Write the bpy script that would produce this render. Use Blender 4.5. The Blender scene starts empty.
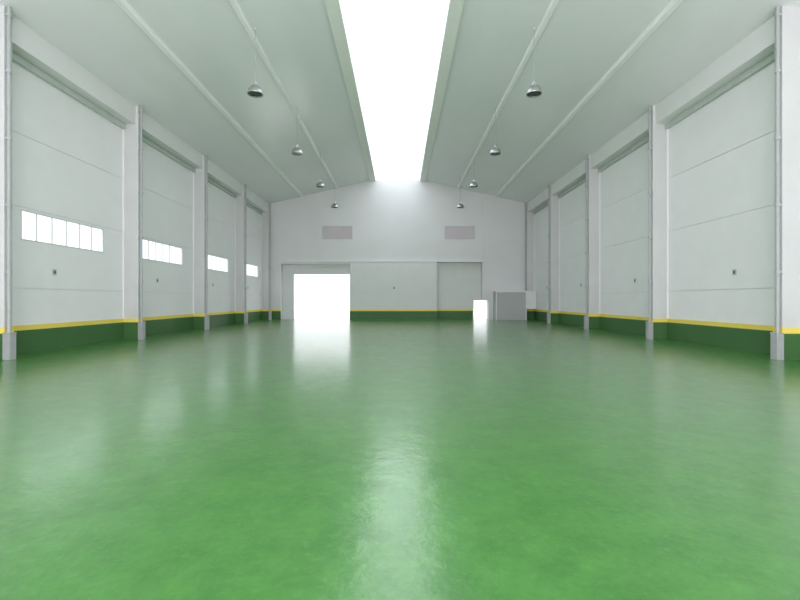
import bpy, bmesh, math, random
from mathutils import Vector
random.seed(3)
C = bpy.context.scene.collection
PI = math.pi

# ------------------------------------------------------------------ materials
def new_mat(name):
    m = bpy.data.materials.new(name); m.use_nodes = True
    nt = m.node_tree; nt.nodes.clear()
    out = nt.nodes.new('ShaderNodeOutputMaterial')
    return m, nt, out

def surf(name, c1, c2=None, rough=0.6, scale=1.5, metal=0.0, bump=0.0, bscale=20, spec=0.5, stretch=(1,1,1)):
    m, nt, out = new_mat(name)
    p = nt.nodes.new('ShaderNodeBsdfPrincipled')
    nt.links.new(p.outputs[0], out.inputs[0])
    p.inputs['Roughness'].default_value = rough
    p.inputs['Metallic'].default_value = metal
    p.inputs['Specular IOR Level'].default_value = spec
    geo = nt.nodes.new('ShaderNodeNewGeometry')
    mp = nt.nodes.new('ShaderNodeMapping'); mp.inputs['Scale'].default_value = stretch
    nt.links.new(geo.outputs['Position'], mp.inputs['Vector'])
    n = nt.nodes.new('ShaderNodeTexNoise'); n.inputs['Scale'].default_value = scale
    n.inputs['Detail'].default_value = 6
    nt.links.new(mp.outputs[0], n.inputs['Vector'])
    r = nt.nodes.new('ShaderNodeValToRGB')
    r.color_ramp.elements[0].position = 0.3; r.color_ramp.elements[1].position = 0.7
    r.color_ramp.elements[0].color = (*c1, 1); r.color_ramp.elements[1].color = (*(c2 or c1), 1)
    nt.links.new(n.outputs['Fac'], r.inputs[0]); nt.links.new(r.outputs[0], p.inputs['Base Color'])
    return m

M = {}
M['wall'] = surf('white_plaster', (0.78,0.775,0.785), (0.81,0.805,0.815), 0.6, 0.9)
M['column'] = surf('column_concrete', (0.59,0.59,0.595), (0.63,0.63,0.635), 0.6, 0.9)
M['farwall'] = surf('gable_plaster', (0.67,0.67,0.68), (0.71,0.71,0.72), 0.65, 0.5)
M['panel'] = surf('door_panel_white', (0.83,0.82,0.835), (0.86,0.85,0.865), 0.5, 1.4)
M['ceiling'] = surf('ceiling_sheet', (0.78,0.785,0.815), (0.83,0.83,0.86), 0.24, 0.7, stretch=(1,.35,1))
M['beam'] = surf('beam_white', (0.90,0.90,0.91), (0.92,0.92,0.93), 0.4, 2)
M['curb'] = surf('curb_white', (0.80,0.81,0.80), (0.83,0.84,0.83), 0.5, 2)
M['green'] = surf('dado_green', (0.058,0.145,0.050), (0.066,0.162,0.056), 0.5, 0.7, spec=0.25)
M['yellow'] = surf('stripe_yellow', (0.83,0.65,0.11), (0.87,0.69,0.14), 0.5, 3)
M['pipe'] = surf('pipe_grey', (0.38,0.39,0.40), (0.43,0.44,0.45), 0.4, 5)
M['guard'] = surf('guard_grey', (0.36,0.37,0.38), (0.42,0.43,0.44), 0.5, 5)
M['track'] = surf('track_grey', (0.50,0.55,0.52), (0.56,0.61,0.58), 0.45, 4)
M['gap'] = surf('gap_grey', (0.70,0.71,0.71), (0.74,0.75,0.75), 0.7, 4)
M['frame'] = surf('window_frame_grey', (0.62,0.64,0.64), (0.66,0.68,0.68), 0.4, 4)
M['cord'] = surf('cord_grey', (0.36,0.37,0.37), (0.41,0.42,0.42), 0.5, 4)
M['black'] = surf('dark_plastic', (0.07,0.07,0.073), (0.10,0.10,0.10), 0.4, 20)
M['plate'] = surf('plate_grey', (0.50,0.51,0.51), (0.55,0.56,0.56), 0.4, 20)
M['steel'] = surf('lamp_steel', (0.42,0.43,0.43), (0.55,0.56,0.56), 0.28, 9, metal=0.85)
M['lens'] = surf('lamp_lens', (0.04,0.045,0.04), (0.07,0.075,0.07), 0.25, 9)
M['booth'] = surf('booth_grey', (0.455,0.47,0.475), (0.465,0.48,0.485), 0.6, 0.4)
M['cap'] = surf('booth_cap', (0.76,0.77,0.77), (0.80,0.81,0.81), 0.5, 1.5)
M['mauve'] = surf('mauve_glass', (0.50,0.445,0.48), (0.56,0.505,0.54), 0.25, 1.2)
M['ground'] = surf('pale_concrete', (0.66,0.66,0.64), (0.74,0.74,0.72), 0.8, 0.8)
M['greydoor'] = surf('door_grey_white', (0.63,0.645,0.635), (0.66,0.675,0.665), 0.5, 1.0)

def glass(name, col, mixf=0.08):
    m, nt, out = new_mat(name)
    t = nt.nodes.new('ShaderNodeBsdfTransparent'); t.inputs[0].default_value = (*col, 1)
    g = nt.nodes.new('ShaderNodeBsdfGlossy'); g.inputs['Roughness'].default_value = 0.08
    mx = nt.nodes.new('ShaderNodeMixShader'); mx.inputs[0].default_value = mixf
    nt.links.new(t.outputs[0], mx.inputs[1]); nt.links.new(g.outputs[0], mx.inputs[2])
    nt.links.new(mx.outputs[0], out.inputs[0])
    return m
M['glass'] = glass('window_glass', (0.96,0.98,0.99))
M['skyglass'] = glass('skylight_glass', (0.97,0.99,1.0), 0.03)

def floor_mat():
    m, nt, out = new_mat('green_epoxy')
    L = nt.links.new; N = nt.nodes.new
    p = N('ShaderNodeBsdfPrincipled'); L(p.outputs[0], out.inputs[0])
    geo = N('ShaderNodeNewGeometry')
    mp = N('ShaderNodeMapping'); mp.inputs['Location'].default_value = (3.3, 1.7, 0.43)
    L(geo.outputs['Position'], mp.inputs['Vector']); P = mp.outputs[0]
    def noise(scale, det, rg):
        n = N('ShaderNodeTexNoise'); n.inputs['Scale'].default_value = scale
        n.inputs['Detail'].default_value = det; n.inputs['Roughness'].default_value = rg
        L(P, n.inputs['Vector']); return n.outputs['Fac']
    def mapr(src, a, b, c, d):
        r_ = N('ShaderNodeMapRange'); r_.clamp = True
        for k_, v in zip(('From Min','From Max','To Min','To Max'), (a,b,c,d)): r_.inputs[k_].default_value = v
        L(src, r_.inputs['Value']); return r_.outputs[0]
    r = N('ShaderNodeValToRGB')
    r.color_ramp.elements[0].position = 0.34; r.color_ramp.elements[0].color = (0.036,0.156,0.025,1)
    r.color_ramp.elements[1].position = 0.66; r.color_ramp.elements[1].color = (0.076,0.248,0.046,1)
    L(noise(2.8, 14, 0.82), r.inputs[0])
    # faint fine scuffs
    sc = mapr(noise(12.0, 8, 0.75), 0.54, 0.70, 0.0, 0.32)
    mx = N('ShaderNodeMix'); mx.data_type = 'RGBA'
    L(sc, mx.inputs['Factor']); L(r.outputs[0], mx.inputs['A']); mx.inputs['B'].default_value = (0.14,0.35,0.11,1)
    L(mx.outputs['Result'], p.inputs['Base Color'])
    # satin base under a thin clear coat, worn unevenly
    p.inputs['Roughness'].default_value = 0.30
    p.inputs['Specular IOR Level'].default_value = 0.28
    p.inputs['Coat Weight'].default_value = 0.66
    p.inputs['Coat IOR'].default_value = 1.6
    L(mapr(noise(3.2, 12, 0.78), 0.38, 0.62, 0.04, 0.20), p.inputs['Coat Roughness'])
    b = N('ShaderNodeBump'); b.inputs['Strength'].default_value = 0.45; b.inputs['Distance'].default_value = 0.01
    L(noise(6.0, 8, 0.62), b.inputs['Height']); L(b.outputs[0], p.inputs['Normal']); L(b.outputs[0], p.inputs['Coat Normal'])
    return m
M['floor'] = floor_mat()

# ------------------------------------------------------------------ mesh helpers
def box(bm, x0, x1, y0, y1, z0, z1):
    x0,x1 = sorted((x0,x1)); y0,y1 = sorted((y0,y1)); z0,z1 = sorted((z0,z1))
    v = [bm.verts.new(c) for c in [(x0,y0,z0),(x1,y0,z0),(x1,y1,z0),(x0,y1,z0),(x0,y0,z1),(x1,y0,z1),(x1,y1,z1),(x0,y1,z1)]]
    for f in [(0,3,2,1),(4,5,6,7),(0,1,5,4),(1,2,6,5),(2,3,7,6),(3,0,4,7)]:
        bm.faces.new([v[i] for i in f])

def prism_y(bm, pts, y0, y1):
    """polygon of (x,z) points extruded along y"""
    a = [bm.verts.new((x,y0,z)) for x,z in pts]; b = [bm.verts.new((x,y1,z)) for x,z in pts]
    fs = [bm.faces.new(a), bm.faces.new(list(reversed(b)))]
    n = len(pts)
    for i in range(n): bm.faces.new([a[i], b[i], b[(i+1)%n], a[(i+1)%n]])
    bmesh.ops.recalc_face_normals(bm, faces=bm.faces[:])
    bmesh.ops.triangulate(bm, faces=[f for f in fs if len(f.verts) > 4])

def lathe(bm, prof, cx=0, cy=0, seg=32):
    rings = []
    for r, z in prof:
        if r < 1e-5: rings.append([bm.verts.new((cx,cy,z))])
        else: rings.append([bm.verts.new((cx+r*math.cos(2*PI*i/seg), cy+r*math.sin(2*PI*i/seg), z)) for i in range(seg)])
    for a, b in zip(rings, rings[1:]):
        for i in range(seg):
            j = (i+1) % seg
            if len(a) == 1 and len(b) == 1: continue
            if len(a) == 1: bm.faces.new([a[0], b[i], b[j]])
            elif len(b) == 1: bm.faces.new([a[i], b[0], a[j]])
            else: bm.faces.new([a[i], b[i], b[j], a[j]])
    bmesh.ops.recalc_face_normals(bm, faces=bm.faces[:])

def obj(name, bm, mat, parent=None, smooth=False, bevel=0):
    me = bpy.data.meshes.new(name); bm.to_mesh(me); bm.free()
    me.materials.append(mat)
    if smooth:
        for p in me.polygons: p.use_smooth = True
    o = bpy.data.objects.new(name, me); C.objects.link(o)
    if parent: o.parent = parent
    if bevel:
        md = o.modifiers.new('bevel', 'BEVEL'); md.width = bevel; md.segments = 2; md.limit_method = 'ANGLE'
    return o

def tag(o, label, cat, group=None, kind=None):
    o['label'] = label; o['category'] = cat
    if group: o['group'] = group
    if kind: o['kind'] = kind
    return o

def empty(name, loc, label, cat, group=None, kind=None):
    o = bpy.data.objects.new(name, None); C.objects.link(o); o.location = loc
    o.empty_display_size = 0.2
    return tag(o, label, cat, group, kind)

def NB(): return bmesh.new()

# ------------------------------------------------------------------ dimensions
YB, YF = -5.0, 36.3          # wall behind camera, far wall face
SP = 6.1                     # bay spacing
COLY = [11.9 + SP*k for k in range(4)] + [35.85]
CT = 0.26                    # column thickness along the wall
XI, XW, XO = 10.42, 11.02, 11.35
SK = 1.80; SKO = 2.25
FD = 0.60                    # depth of the far wall's recesses
YO = YF+FD+0.25              # outer face of far wall
S0, S1 = 0.70, 0.85          # yellow stripe
def roofz(x): return 11.4 - 0.23*(abs(x)-2.1)

# ------------------------------------------------------------------ shell
bm = NB(); box(bm, -XO, XO, YB, YO, -0.2, 0.0)
tag(obj('floor', bm, M['floor']), 'glossy green epoxy floor of the empty hall', 'floor', kind='structure')
bm = NB(); box(bm, -60, 60, YO, 95, -0.3, -0.02)
tag(obj('ground', bm, M['ground']), 'pale sunlit yard outside the open doorway', 'ground', kind='structure')

bm = NB()
for s in (-1, 1):
    x0 = 2.05
    pts = [(s*x0, roofz(x0)), (s*XO, roofz(XO)), (s*XO, roofz(XO)+0.25), (s*x0, roofz(x0)+0.25)]
    prism_y(bm, pts, YB, YO)
tag(obj('ceiling', bm, M['ceiling']), 'pale sloping roof lining on both sides of the skylight', 'ceiling', kind='structure')

# skylight
sk = empty('window_5', (0, 14, 11.4), 'long white skylight running along the ridge of the roof', 'skylight', kind='structure')
def loc_obj(name, bm, mat, parent, **k):
    bmesh.ops.translate(bm, verts=bm.verts[:], vec=-Vector(parent.location))
    return obj(name, bm, mat, parent, **k)
bm = NB(); box(bm, -SKO, SKO, YB, YO, 11.745, 11.765)
loc_obj('pane', bm, M['skyglass'], sk)
for s in (-1, 1):
    bm = NB(); prism_y(bm, [(s*SK,11.32),(s*SKO,11.22),(s*SKO,11.74),(s*SK,11.74)], YB, YF)
    loc_obj('curb', bm, M['curb'], sk)

# far wall
top = [(XO, roofz(XO)+0.2), (SKO, roofz(SKO)+0.2), (SK, 11.42), (-SK, 11.42), (-SKO, roofz(SKO)+0.2), (-XO, roofz(XO)+0.2)]
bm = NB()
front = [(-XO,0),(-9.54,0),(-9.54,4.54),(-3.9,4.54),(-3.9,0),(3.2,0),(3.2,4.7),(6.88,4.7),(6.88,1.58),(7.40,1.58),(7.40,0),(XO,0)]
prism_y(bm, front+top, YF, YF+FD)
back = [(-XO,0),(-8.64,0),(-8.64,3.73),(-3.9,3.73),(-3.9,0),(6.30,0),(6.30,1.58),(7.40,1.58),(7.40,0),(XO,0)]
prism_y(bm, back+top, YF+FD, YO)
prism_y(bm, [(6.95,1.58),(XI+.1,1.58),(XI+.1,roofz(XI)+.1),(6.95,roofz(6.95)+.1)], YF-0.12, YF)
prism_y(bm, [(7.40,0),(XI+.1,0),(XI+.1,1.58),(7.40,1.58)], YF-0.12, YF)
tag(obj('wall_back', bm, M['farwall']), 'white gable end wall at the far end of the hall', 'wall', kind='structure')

# unseen wall behind the camera, wide opening added to let light in
bm = NB()
prism_y(bm, [(-XO,0),(-10.2,0),(-10.2,9.0),(10.2,9.0),(10.2,0),(XO,0)]+top, YB-0.3, YB)
tag(obj('wall_front', bm, M['wall']), 'unseen white wall behind the camera, wide opening added for light', 'wall', kind='structure')

for s, nm in ((-1,'left'), (1,'right')):
    bm = NB(); box(bm, s*XW, s*XO, YB, COLY[0]+0.02, 0, roofz(XO)+0.2)
    box(bm, s*(XW+0.02), s*XO, COLY[0], YF, 8.62, roofz(XO)+0.2)
    tag(obj('wall_'+nm, bm, M['wall']), 'white side wall on the %s above the door bays' % nm, 'wall', kind='structure')
    # dado and stripe
    bb = NB(); yy = NB()
    def seg(x0, x1, y0, y1):
        box(bb, x0, x1, y0, y1, 0, S0); box(yy, x0, x1, y0, y1, S0, S1)
    t = 0.025
    segs = [(YB, COLY[0])] + [(COLY[k]+CT, COLY[k+1]) for k in range(4)]
    for a, b in segs: seg(s*(XW-t), s*(XW+0.01), a, b)
    for k, y in enumerate(COLY):
        e = y+CT if k < 4 else YF
        seg(s*(XI-t), s*(XW), y-t, y+0.001)
        seg(s*(XI-t), s*XI, y+0.001, e)
        if k < 4: seg(s*(XI-t), s*XW, e, e+t)
    r = obj('baseboard_'+nm, bb, M['green']); tag(r, 'dark green dado along the foot of the %s side wall' % nm, 'baseboard', kind='structure')
    st = obj('stripe', yy, M['yellow'], r); st['label'] = 'yellow stripe on top of the green dado'

ORD = ['nearest', 'second nearest', 'third', 'fourth', 'farthest']
# columns + downpipes
for s, nm in ((-1,'left'), (1,'right')):
    for k, y in enumerate(COLY):
        e = y+CT if k < 4 else YF
        bm = NB(); box(bm, s*XI, s*XO, y, e, 0, roofz(XI)+0.02)
        o = obj('column', bm, M['column'], bevel=0.015)
        tag(o, '%s white concrete column along the %s wall' % (ORD[k], nm), 'column', 'concrete wall columns')
        px, py = s*(XI-0.105), y+0.03
        r = empty('downpipe', (px, py, 0), 'slim grey rain downpipe on the %s column of the %s wall' % (ORD[k], nm), 'pipe', 'rain downpipes on the columns')
        bm = NB(); lathe(bm, [(0,0.72),(0.045,0.72),(0.045,roofz(XI)-0.02),(0,roofz(XI)-0.02)], seg=16)
        obj('pipe', bm, M['pipe'], r, smooth=False)
        for z in (2.3, 4.1, 5.9, 7.7, 9.2):
            bm = NB(); lathe(bm, [(0.043,z),(0.066,z),(0.066,z+0.09),(0.043,z+0.09)], seg=16)
            box(bm, 0 if s>0 else -0.10, 0.10 if s>0 else 0, -0.02, 0.02, z+0.02, z+0.07)
            obj('bracket', bm, M['pipe'], r)
        bm = NB()
        box(bm, -s*0.12, s*0.075, -0.12, 0.09, 0, 0.70)
        box(bm, -s*0.13, s*0.075, -0.13, 0.10, 0.70, 0.73)
        obj('foot_guard', bm, M['guard'], r, bevel=0.008)

# header beams (lintels) over each bay
n = 0
for s, nm in ((-1,'left'), (1,'right')):
    for k in range(4):
        y0, y1 = COLY[k]+CT, COLY[k+1]
        n += 1
        bm = NB(); box(bm, s*(XI+0.10), s*(XW+0.05), y0, y1, 8.72, roofz(XI+0.1)+0.0)
        tag(obj('trim_%d' % n, bm, M['wall']), 'white lintel beam over the %s door bay on the %s' % (ORD[k], nm), 'lintel', kind='structure')

# bay doors
n = 0
for s, nm in ((-1,'left'), (1,'right')):
    for k in range(4):
        n += 1
        y0, y1 = COLY[k]+CT, COLY[k+1]; win = s < 0
        r = empty('door_%d' % n, (s*XW, (y0+y1)/2, 0),
                  '%s white sectional bay door on the %s%s' % (ORD[k], nm, ', with a strip window' if win else ', without windows'), 'door', kind='structure')
        yc = 14.95 + SP*k
        w0, w1, wz0, wz1 = yc-1.83, yc+1.83, 3.38, 4.28
        bm = NB()      # backing skin
        X0, X1 = s*(XW+0.03), s*(XW+0.10)
        if win:
            box(bm, X0, X1, y0, w0, 0, 8.7); box(bm, X0, X1, w1, y1, 0, 8.7)
            box(bm, X0, X1, w0, w1, 0, wz0); box(bm, X0, X1, w0, w1, wz1, 8.7)
        else: box(bm, X0, X1, y0, y1, 0, 8.7)
        loc_obj('backing', bm, M['gap'], r)
        zs = [0, 1.95, 4.36, 6.5, 8.62]
        for a, b in zip(zs, zs[1:]):
            bm = NB(); a2, b2 = a+(0.009 if a else 0), b-0.009
            X0, X1 = s*XW, s*(XW+0.03)
            if win and a < wz0 < b:
                box(bm, X0, X1, y0, w0, a2, b2); box(bm, X0, X1, w1, y1, a2, b2)
                box(bm, X0, X1, w0, w1, a2, wz0); box(bm, X0, X1, w0, w1, wz1, b2)
            else: box(bm, X0, X1, y0, y1, a2, b2)
            loc_obj('door_section', bm, M['panel'], r)
        # track under lintel
        bm = NB(); box(bm, s*(XW-0.10), s*XW, y0, y1, 8.50, 8.71)
        box(bm, s*(XW-0.13), s*(XW-0.10), y0, y1, 8.50, 8.54)
        t = loc_obj('top_track', bm, M['track'], r); t['label'] = 'grey green track under the lintel'
        for ya, yb in ((y0, y0+0.05), (y1-0.05, y1)):
            bm = NB(); box(bm, s*(XW-0.05), s*XW, ya, yb, 0.85, 8.50)
            loc_obj('guide_rail', bm, M['panel'], r)
        bm = NB(); yh = 14.4+SP*k
        box(bm, s*(XW-0.012), s*XW, yh-0.08, yh+0.08, 2.40, 2.60)
        hd = loc_obj('handle_plate', bm, M['plate'], r)
        bm = NB(); box(bm, s*(XW-0.022), s*(XW-0.012), yh-0.04, yh+0.04, 2.45, 2.55)
        h2 = loc_obj('handle', bm, M['black'], r)
        if win:
            bm = NB(); f = 0.035
            xa, xb = s*(XW-0.01), s*(XW+0.05)
            box(bm, xa, xb, w0, w1, wz0, wz0+f); box(bm, xa, xb, w0, w1, wz1-f, wz1)
            for i in range(7):
                c = w0 + (w1-w0)*i/6; c = min(max(c, w0+f/2), w1-f/2)
                g = f/2 if i in (0,6) else 0.017
                box(bm, s*(XW+0.02) if 0 < i < 6 else xa, xb, c-g, c+g, wz0+f, wz1-f)
            wf = loc_obj('window_frame', bm, M['frame'], r)
            bm = NB(); box(bm, s*(XW+0.05), s*(XW+0.06), w0+0.01, w1-0.01, wz0+0.01, wz1-0.01)
            bmesh.ops.translate(bm, verts=bm.verts[:], vec=-Vector(r.location))
            obj('pane', bm, M['glass'], wf)

# centre sliding door leaf on the far wall
r = empty('door_9', (-0.4, YF, 0), 'wide closed white door leaf in the middle of the gable wall', 'door', kind='structure')
bm = NB(); box(bm, -3.9, 3.2, YF-0.14, YF, 0, 4.68); loc_obj('door_leaf', bm, M['greydoor'], r)
bm = NB(); box(bm, -9.54, 6.9, YF-0.17, YF-0.0, 4.70, 4.78); t = loc_obj('top_track', bm, M['wall'], r)
bm = NB(); box(bm, -3.91, 3.22, YF-0.16, YF-0.14, 0, S0); t = loc_obj('dado', bm, M['green'], r); t['label'] = 'dark green lower band'
bm = NB(); box(bm, -3.91, 3.22, YF-0.16, YF-0.14, S0, S1); t = loc_obj('stripe', bm, M['yellow'], r); t['label'] = 'yellow stripe'
bm = NB(); box(bm, -0.40, -0.20, YF-0.15, YF-0.14, 2.46, 2.70); loc_obj('handle_plate', bm, M['plate'], r)
bm = NB(); box(bm, -0.35, -0.25, YF-0.17, YF-0.15, 2.52, 2.64); loc_obj('handle', bm, M['black'], r)
# right recessed door
YR = YF+FD
r = empty('door_10', (4.65, YR-0.05, 0), 'recessed pale grey door on the right of the gable wall, with green foot', 'door', kind='structure')
bm = NB(); box(bm, 3.2, 6.28, YR-0.07, YR, 0, 4.7); box(bm, 6.28, 6.88, YR-0.07, YR, 1.62, 4.7); loc_obj('door_leaf', bm, M['greydoor'], r)
bm = NB(); box(bm, 3.2, 6.20, YR-0.09, YR-0.07, 0, S0); loc_obj('dado', bm, M['green'], r)
bm = NB(); box(bm, 3.2, 6.20, YR-0.09, YR-0.07, S0, S1); loc_obj('stripe', bm, M['yellow'], r)
# bits of dado on the far wall's left end
bm = NB(); box(bm, -XI, -9.56, YF-0.02, YF, 0, S0); r = obj('baseboard_back', bm, M['green'])
tag(r, 'short dark green dado left of the bright doorway', 'baseboard', kind='structure')
bm = NB(); box(bm, -XI, -9.56, YF-0.02, YF, S0, S1); obj('stripe', bm, M['yellow'], r)

# gable windows
for i, (xc, nm) in enumerate(((-4.93,'left'), (5.05,'right'))):
    r = empty('window_%d' % (i+6), (xc, YF, 6.6), 'small high mauve tinted window on the %s of the gable wall' % nm, 'window', kind='structure')
    bm = NB(); w, f = 1.22, 0.05
    z0, z1 = 6.58, 7.64
    box(bm, xc-w, xc+w, YF-0.04, YF, z0, z0+f); box(bm, xc-w, xc+w, YF-0.04, YF, z1-f, z1)
    for a in (-w, -f/2, w-f): box(bm, xc+a, xc+a+f, YF-0.04, YF, z0+f, z1-f)
    loc_obj('window_frame', bm, M['mauve'], r)
    bm = NB(); box(bm, xc-w+0.01, xc+w-0.01, YF-0.015, YF-0.003, z0+0.01, z1-0.01)
    loc_obj('pane', bm, M['mauve'], r)

# roof purlins
for s, nm in ((-1,'left'), (1,'right')):
    for x, w2 in ((4.92,'upper'), (7.75 if s < 0 else 7.98,'lower')):
        bm = NB(); z = roofz(x); c = s*x; hw = 0.095 if w2 == 'upper' else 0.12
        prism_y(bm, [(c-hw, z+0.05), (c+hw, z+0.05), (c+hw, z-0.07), (c+hw*0.7, z-0.11), (c-hw*0.7, z-0.11), (c-hw, z-0.07)], YB, YF)
        o = obj('roof_purlin', bm, M['beam'])
        tag(o, '%s long white roof beam on the %s slope of the ceiling' % (w2, nm), 'beam', 'long roof beams')

# pendant lamps
def make_lamp():
    r = bpy.data.objects.new('pendant_lamp', None); C.objects.link(r)
    q = 0.94
    S = lambda pr: [(a*q, b*q) for a, b in pr]
    bm = NB(); lathe(bm, S([(0.0,0.08),(0.10,0.075),(0.12,0.06),(0.19,0.02),(0.24,-0.05),(0.265,-0.14),(0.27,-0.20),(0.285,-0.235),(0.275,-0.24),(0.258,-0.20),(0.23,-0.08),(0.18,-0.01),(0.0,0.03)]), seg=40)
    obj('lamp_shade', bm, M['steel'], r, smooth=True)
    bm = NB(); lathe(bm, S([(0.0,0.22),(0.04,0.22),(0.06,0.20),(0.065,0.09),(0.08,0.07),(0,0.07)]), seg=24)
    for i in range(8):
        a = 2*PI*i/8; c, s_ = math.cos(a)*0.063, math.sin(a)*0.063
        box(bm, c-0.011, c+0.011, s_-0.011, s_+0.011, 0.065, 0.165)
    obj('housing', bm, M['steel'], r)
    bm = NB(); lathe(bm, S([(0.0,-0.205),(0.255,-0.205),(0.255,-0.195),(0,-0.195)]), seg=40)
    obj('lens', bm, M['lens'], r)['label'] = 'dark glass lens'
    zt = roofz(4.72) - LZ
    bm = NB(); lathe(bm, [(0,0.20),(0.009,0.20),(0.009,zt),(0,zt)], seg=8); obj('cord', bm, M['cord'], r)
    bm = NB(); lathe(bm, [(0,zt-0.03),(0.025,zt-0.03),(0.03,zt+0.01),(0,zt+0.01)], seg=16); obj('ceiling_rose', bm, M['ceiling'], r)
    return r
LZ = 8.78
lamp0 = make_lamp(); first = True
for s, nm in ((-1,'left'), (1,'right')):
    for k in range(4):
        if first: r = lamp0; first = False
        else:
            r = lamp0.copy(); C.objects.link(r)
            for ch in lamp0.children:
                c = ch.copy(); C.objects.link(c); c.parent = r
        r.location = (s*4.72, 15.05+6.12*k, LZ)
        tag(r, '%s dome pendant lamp hanging in the %s row' % (['nearest','second nearest','third nearest','farthest'][k], nm), 'lamp', 'dome pendant lamps')

# booth in the far right corner
BY = 35.1
r = empty('corner_booth', (8.9, 35.6, 0), 'low grey booth with pale flat top in the far right corner', 'booth')
bm = NB(); box(bm, 7.76, 10.17, BY, YF-0.14, 0, 2.20); loc_obj('booth_wall', bm, M['booth'], r, bevel=0.01)
bm = NB(); box(bm, 7.72, 10.18, BY-0.06, YF-0.14, 2.20, 2.33); loc_obj('flat_top', bm, M['cap'], r, bevel=0.01)
for xa in (7.76, 10.11):
    bm = NB(); box(bm, xa, xa+0.06, BY-0.03, BY, 0, 2.20); loc_obj('frame_post', bm, M['cap'], r)
bm = NB(); box(bm, 10.18, 10.98, BY+0.02, 35.62, 0.90, 2.33); t = loc_obj('side_section', bm, M['cap'], r, bevel=0.01)
t['label'] = 'pale raised section reaching to the side wall'

# ------------------------------------------------------------------ light
w = bpy.data.worlds.new('World'); bpy.context.scene.world = w; w.use_nodes = True
nt = w.node_tree; bg = nt.nodes['Background']
# overcast sky, darker at the horizon
tc = nt.nodes.new('ShaderNodeTexCoord'); sp = nt.nodes.new('ShaderNodeSeparateXYZ')
nt.links.new(tc.outputs['Generated'], sp.inputs[0])
mr = nt.nodes.new('ShaderNodeMapRange'); mr.inputs['From Min'].default_value = 0.12; mr.inputs['From Max'].default_value = 0.26
mr.inputs['To Min'].default_value = 1.7; mr.inputs['To Max'].default_value = 3.1
nt.links.new(sp.outputs['Z'], mr.inputs['Value']); nt.links.new(mr.outputs[0], bg.inputs[1])
bg.inputs[0].default_value = (0.94, 0.965, 1.0, 1)

def portal(name, loc, rot, sx, sy):
    l = bpy.data.lights.new(name, 'AREA'); l.shape = 'RECTANGLE'; l.size = sx; l.size_y = sy
    o = bpy.data.objects.new(name, l); C.objects.link(o); o.location = loc; o.rotation_euler = rot
    l.cycles.is_portal = True
portal('skylight_portal', (0, (YB+YF)/2, 11.80), (0,0,0), 3.7, YF-YB)
portal('doorway_portal', (-6.27, YO+0.05, 1.86), (-PI/2,0,0), 4.74, 3.73)
for k in range(4):
    portal('window_portal', (-XW-0.2, 14.95+SP*k, 3.83), (0,-PI/2,0), 0.9, 3.66)
# fill light added behind the camera, tilted up to brighten the ceiling
l = bpy.data.lights.new('added_rear_fill', 'AREA'); l.shape = 'RECTANGLE'; l.size = 20; l.size_y = 8
l.energy = 5500; l.color = (0.99, 0.96, 1.0)
o = bpy.data.objects.new('added_rear_fill', l); C.objects.link(o); o.location = (0, YB-3.5, 0.8); o.rotation_euler = (math.radians(143),0,0)

# ------------------------------------------------------------------ camera
cam = bpy.data.cameras.new('Camera'); cam.lens = 20; cam.sensor_width = 36
co = bpy.data.objects.new('Camera', cam); C.objects.link(co)
co.location = (0.18, 0, 1.6); co.rotation_euler = (PI/2, 0, 0)
cam.clip_end = 500
bpy.context.scene.camera = co
bpy.context.scene.view_settings.view_transform = 'Standard'
bpy.context.scene.view_settings.look = 'None'
